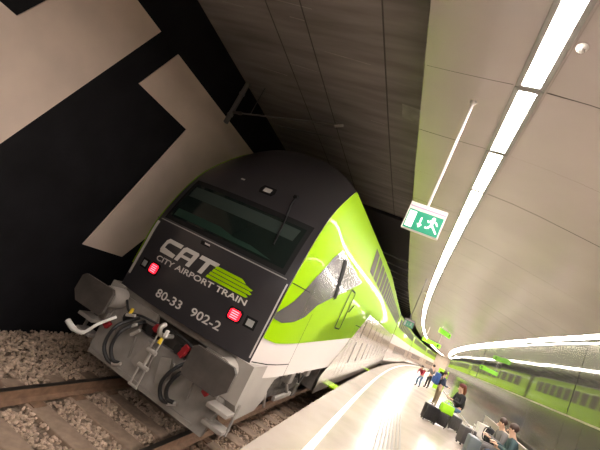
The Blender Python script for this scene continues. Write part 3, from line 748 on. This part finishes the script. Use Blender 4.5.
def person(loc, rz, pose, label, top, legs, shoes, hair, scale=1.0, long_hair=False, cat='person', bare_arm=False):
    e = empty('person', loc, rz, label, cat); e.scale = (scale,) * 3
    J = pose
    V = lambda k: Vector(J[k])
    pel, ch, nk, hd = V('pelvis'), V('chest'), V('neck'), V('head')
    def hand(w_, el):
        d = (w_ - el).normalized(); side = d.cross(Vector((0, 0, 1))); side = side.normalized() if side.length > .1 else Vector((1, 0, 0))
        pm = w_ + d * .07; out = [[(tuple(w_), .027), (tuple(pm), .032)]]
        for i, (o_, ln) in enumerate(((-.028, .065), (-.010, .078), (.010, .074), (.028, .058))):
            k1 = pm + side * o_ + d * .025; k2 = k1 + d * ln * .5 + Vector((0, 0, -.012)); k3 = k2 + d * ln * .4 + Vector((0, 0, -.025))
            out.append([(tuple(pm), .032), (tuple(k1), .010), (tuple(k2), .009), (tuple(k3), .008)])
        t1 = w_ + d * .03 + side * .035; t2 = t1 + d * .035 + side * .02
        out.append([(tuple(w_), .027), (tuple(t1), .012), (tuple(t2), .010)])
        return out
    mid = (pel + ch) / 2
    chains = [[(tuple(pel), .125), (tuple(mid), .115), (tuple(ch), .13), (tuple(nk), .058), (tuple(hd + Vector((0, 0, -.05))), .075), (tuple(hd + Vector((0, 0, .03))), .088), (tuple(hd + Vector((0, 0, .09))), .06)]]
    tops = [[(tuple(pel), .148), (tuple(mid), .138), (tuple(ch), .150), (tuple(nk + Vector((0, 0, -.03))), .075)]]
    trs = [[(tuple(pel), .138), (tuple(pel + Vector((0, 0, .05))), .135)]]
    shs = []
    for sd in ('l', 'r'):
        sh, el, wr = V('sh' + sd), V('el' + sd), V('wr' + sd); hp, kn, an = V('hp' + sd), V('kn' + sd), V('an' + sd); toe = V('toe' + sd)
        chains += [[(tuple(ch), .13), (tuple(sh), .058), (tuple(el), .042), (tuple(wr), .027)]] + hand(wr, el)
        chains += [[(tuple(pel), .125), (tuple(hp), .085), (tuple(kn), .056), (tuple(an), .038), (tuple(toe), .032)]]
        if not bare_arm: tops.append([(tuple(ch), .150), (tuple(sh), .074), (tuple(el), .055), (tuple(wr), .040)])
        else: tops.append([(tuple(ch), .150), (tuple(sh), .074)])
        trs.append([(tuple(pel), .138), (tuple(hp), .100), (tuple(kn), .070), (tuple(an), .052)])
        sm = an.lerp(toe, .5)
        skinmesh('shoe', [[(tuple(an + Vector((0, 0, .02))), .052), (tuple(an.lerp(toe, .2) + Vector((0, 0, -.02))), .05), (tuple(sm + Vector((0, 0, -.01))), .045), (tuple(toe), .038)]], shoes, e)
    skinmesh('body', chains, M_skin, e)
    skinmesh('jacket', tops, top, e); skinmesh('trousers', trs, legs, e)
    f = V('face').normalized(); up = Vector((0, 0, 1)); rt = f.cross(up).normalized()
    m = MB(); v, fc = ell((0, 0, 0), (.10, .10, .10)); hc = hd + Vector((0, 0, .055)) - f * .022
    m.add([hc + Vector(p) for p in v], fc)
    if long_hair:
        for a in (-.05, 0, .05): m.tube([hc - f * .05 + rt * a, hc - f * .10 + rt * a * 1.2 - up * .16, hc - f * .09 + rt * a * 1.3 - up * .34], [.055, .05, .02], n=8)
    m.build('hair', hair, e, smooth=True)
    m = MB(); m.tube([hd + f * .075 + up * .02, hd + f * .105 - up * .02, hd + f * .085 - up * .03], [.010, .017, .010], n=6); m.build('nose', M_skin, e, smooth=True)
    for s_ in (-1, 1):
        v, fc = ell((0, 0, 0), (.012, .012, .010), 8, 5); c = hd + f * .078 + rt * s_ * .033 + up * .025; MB().add([c + Vector(p) for p in v], fc).build('eye', M_seal, e)
        v, fc = ell((0, 0, 0), (.016, .018, .03), 8, 5); c = hd + rt * s_ * .086; MB().add([c + Vector(p) for p in v], fc).build('ear', M_skin, e)
    c = hd + f * .080 - up * .05; MB().tube([c - rt * .022, c + rt * .022], .007, n=6).build('mouth', mat('lips', (.4, .12, .1), .5), e)
    return e
STAND = dict(pelvis=(0, 0, .95), chest=(0, .0, 1.30), neck=(0, .01, 1.47), head=(0, .04, 1.60), face=(0, 1, -.25),
             shl=(-.19, 0, 1.40), ell=(-.24, .05, 1.12), wrl=(-.16, .27, 1.10), shr=(.19, 0, 1.40), elr=(.24, .06, 1.12), wrr=(.14, .28, 1.12),
             hpl=(-.10, 0, .90), knl=(-.11, .02, .50), anl=(-.12, 0, .09), toel=(-.13, .17, .035), hpr=(.10, 0, .90), knr=(.11, .03, .50), anr=(.13, .02, .09), toer=(.15, .19, .035))
SIT = dict(pelvis=(0, 0, .14), chest=(0, .05, .49), neck=(0, .08, .66), head=(0, .13, .78), face=(0, 1, -.5),
           shl=(-.19, .05, .59), ell=(-.24, .10, .32), wrl=(-.10, .32, .34), shr=(.19, .05, .59), elr=(.24, .12, .32), wrr=(.10, .33, .36),
           hpl=(-.10, .05, .10), knl=(-.14, .46, .10), anl=(-.14, .50, -.34), toel=(-.15, .67, -.40), hpr=(.10, .05, .10), knr=(.14, .46, .10), anr=(.15, .44, -.34), toer=(.16, .61, -.40))
M_navy = mat('navy_cloth', (.035, .045, .08), .8); M_blue = mat('blue_backpack_cloth', (.03, .08, .25), .7); M_khaki = mat('khaki_cloth', (.22, .17, .11), .8)
M_blackc = mat('black_cloth', (.012, .012, .014), .8); M_jeans = mat('blue_denim', (.10, .18, .32), .8); M_whitec = mat('white_cloth', (.75, .72, .68), .8)
M_redc = mat('red_cloth', (.30, .02, .04), .8); M_greyc = mat('grey_cloth', (.16, .15, .15), .85); M_teal = mat('dark_teal_cloth', (.03, .06, .07), .8)
M_hairb = mat('brown_hair', (.04, .018, .012), .6); M_hairo = mat('auburn_hair', (.13, .035, .010), .7); M_hairk = mat('dark_hair', (.02, .013, .01), .6)
M_lime = mat('lime_cloth', (.36, .75, .02), .6); M_case = mat('black_suitcase_shell', (.012, .012, .013), .4); M_caseg = mat('grey_suitcase_shell', (.07, .065, .065), .5)

p1 = person(P(19.6, 2.15, .55), -math.pi / 2 + .3, STAND, 'man standing with a blue backpack, dark top and khaki trousers', M_navy, M_khaki, M_whitec, M_hairb, 1.0)
def backpack(loc, rz, mt, label, sc=1.0):
    e = empty('backpack', loc, rz, label, 'backpack'); e.scale = (sc,) * 3
    MB().box((0, 0, .23), (.30, .17, .46), bev=.06).build('main_bag', mt, e, smooth=True)
    MB().box((0, -.11, .16), (.23, .08, .24), bev=.03).build('front_pocket', mt, e, smooth=True)
    for s_ in (-1, 1): smoothtube([(s_ * .09, .08, .42), (s_ * .10, .13, .35), (s_ * .11, .13, .15), (s_ * .10, .08, .06)], .014, 8).build('strap', M_seal, e)
    smoothtube([(-.04, .04, .45), (0, .04, .49), (.04, .04, .45)], .009, 8).build('handle', M_seal, e)
    return e
a = -math.pi / 2 + .3
fw = Vector((-math.sin(a), math.cos(a), 0))
backpack(P(19.6, 2.15, .55) - fw * .27 + Vector((0, 0, .98)), a, M_blue, 'blue backpack worn on the back of the standing man', 1.2)
p2 = person(P(15.45, 2.56, 1.12), math.pi / 2 + .35, SIT, 'seated woman with long auburn hair, black top and blue jeans, looking at a phone', M_blackc, M_jeans, M_whitec, M_hairo, 1.14, True)
skinmesh('vest', [[((0, .0, .12), .165), ((0, .02, .34), .170), ((0, .05, .52), .185)]], M_blackc, p2)
v, fc = ell((0, .10, .87), (.105, .115, .075)); MB().add(v, fc).build('cap', mat('maroon_knit', (.10, .02, .025), .85), p2, smooth=True)
ph = empty('phone', P(15.45, 2.56, 1.12) + Vector((-.46, -.16, .46)), math.pi / 2, 'small white phone held by the seated woman', 'phone')
MB().box((0, 0, 0), (.075, .012, .15), bev=.004, rot=Matrix.Rotation(-.6, 3, 'X')).build('case', M_whitec, ph); MB().box((0, -.008, 0), (.066, .002, .135), rot=Matrix.Rotation(-.6, 3, 'X')).build('screen', M_seal, ph)
p3 = person(P(11.5, 3.13, 1.0), math.pi / 2 + .1, SIT, 'seated traveller with brown hair and grey coat on the bench', M_greyc, M_greyc, M_blackc, M_hairb, 1.0)
p4 = person(P(10.45, 3.12, 1.0), math.pi / 2 - .1, SIT, 'seated traveller in dark teal jacket nearest the right edge of the bench', M_teal, M_navy, M_blackc, M_hairb, 1.04)
CR_ = dict(STAND); CR_.update(pelvis=(0, -.05, .82), chest=(0, .12, 1.10), neck=(0, .22, 1.24), head=(0, .29, 1.34), shl=(-.19, .14, 1.18), ell=(-.22, .25, .95), wrl=(-.15, .42, .80), shr=(.19, .14, 1.18), elr=(.22, .26, .95), wrr=(.15, .42, .82), knl=(-.12, .12, .46), knr=(.12, .14, .46), hpl=(-.10, -.03, .78), hpr=(.10, -.03, .78))
p5 = person(P(27.0, 1.50, .55), math.pi * .8, CR_, 'small distant person in a red jacket and blue jeans bending forward', M_redc, M_jeans, M_blackc, M_hairk, .92)
p6 = person(P(29.5, 2.1, .55), .6, STAND, 'distant person in dark grey clothes standing behind the one in red', M_greyc, M_blackc, M_blackc, M_hairk, 1.0)

def suitcase(loc, rz, dims, mt, label, handle=.35, group=None):
    w_, d_, h_ = dims
    e = empty('suitcase', loc, rz, label, 'suitcase', group)
    MB().box((0, 0, .05 + h_ / 2), (w_, d_, h_), bev=.035).build('shell', mt, e, smooth=True)
    m = MB()
    for k in (-.3, -.1, .1, .3): m.box((k * w_, -d_ / 2 - .002, .05 + h_ / 2), (.03, .012, h_ * .82), bev=.004)
    m.build('rib', mt, e)
    for sx in (-1, 1):
        for sy_ in (-1, 1): MB().tube([(sx * (w_ / 2 - .05) - .012, sy_ * (d_ / 2 - .05), .027), (sx * (w_ / 2 - .05) + .012, sy_ * (d_ / 2 - .05), .027)], .027, n=12).build('wheel', M_seal, e)
    hd = MB()
    for sx in (-1, 1): hd.tube([(sx * .07, d_ / 2 - .05, .05 + h_ - .02), (sx * .07, d_ / 2 - .05, .05 + h_ + handle)], .008, n=6)
    hd.tube([(-.09, d_ / 2 - .05, .05 + h_ + handle), (.09, d_ / 2 - .05, .05 + h_ + handle)], .014, n=8); hd.build('telescopic_handle', M_steel, e)
    return e
suitcase(P(14.3, 1.66, .55), .3, (.48, .28, .50), M_case, 'large black suitcase standing at the left of the luggage, out on the floor', .05)
suitcase(P(14.7, 2.10, .55), -.2, (.42, .26, .42), M_case, 'black suitcase under the lime green bag', .04)
b = empty('tote_bag', P(14.72, 2.14, 1.025), .3, 'lime green bag lying on top of a black suitcase', 'bag')
MB().box((0, 0, .15), (.44, .20, .30), bev=.03).build('body', M_lime, b, smooth=True)
for s_ in (-1, 1): smoothtube([(-.10, s_ * .06, .29), (-.07, s_ * .06, .40), (.07, s_ * .06, .40), (.10, s_ * .06, .29)], .012, 8).build('handle', M_lime, b)
suitcase(P(13.5, 2.72, .55), .5, (.44, .28, .50), M_caseg, 'dark grey suitcase on the floor in front of the bench', .03)
suitcase(P(15.5, 2.60, .55), .1, (.40, .34, .46), M_caseg, 'low grey trunk under the seated woman', .0)
b = empty('paper_bag', P(13.7, 3.14, 1.005), .4, 'white paper carrier bag standing on the bench beside the seated woman', 'bag')
MB().prism([(-.19, 0), (.19, 0), (.21, .38), (-.21, .38)], -.08, .08, 'y').build('body', M_whitec, b)
smoothtube([(-.06, 0, .37), (-.05, 0, .45), (.05, 0, .45), (.06, 0, .37)], .006, 6).build('handle', M_whitec, b)
backpack(P(12.7, 3.10, 1.005), math.pi / 2, M_blackc, 'black backpack standing on the bench left of the traveller in grey', 1.0)
suitcase(P(11.9, 2.70, .55), math.pi / 2, (.42, .26, .50), mat('brown_suitcase_shell', (.16, .12, .095), .5), 'brown suitcase on the floor in front of the bench below the black backpack', .02)
suitcase(P(10.9, 2.42, .55), math.pi / 2, (.42, .27, .62), mat('blue_grey_suitcase_shell', (.10, .12, .13), .4), 'blue grey suitcase near the lower right corner of the photo', .25)
suitcase(P(12.35, 3.16, .55), math.pi / 2, (.34, .24, .28), M_whitec, 'small white case tucked under the bench', .0)
# lime information pillar
e = empty('information_pillar', P(33, 3.0, .55), rotz(31), 'lime green pillar behind the standing man', 'pillar')
MB().box((0, 0, .85), (.75, .30, 1.7), bev=.03).build('body', M_lime, e); MB().box((0, -.155, 1.25), (.5, .01, .5)).build('screen', M_seal, e); MB().box((0, 0, .04), (.85, .4, .08), bev=.01).build('base', M_alu, e)
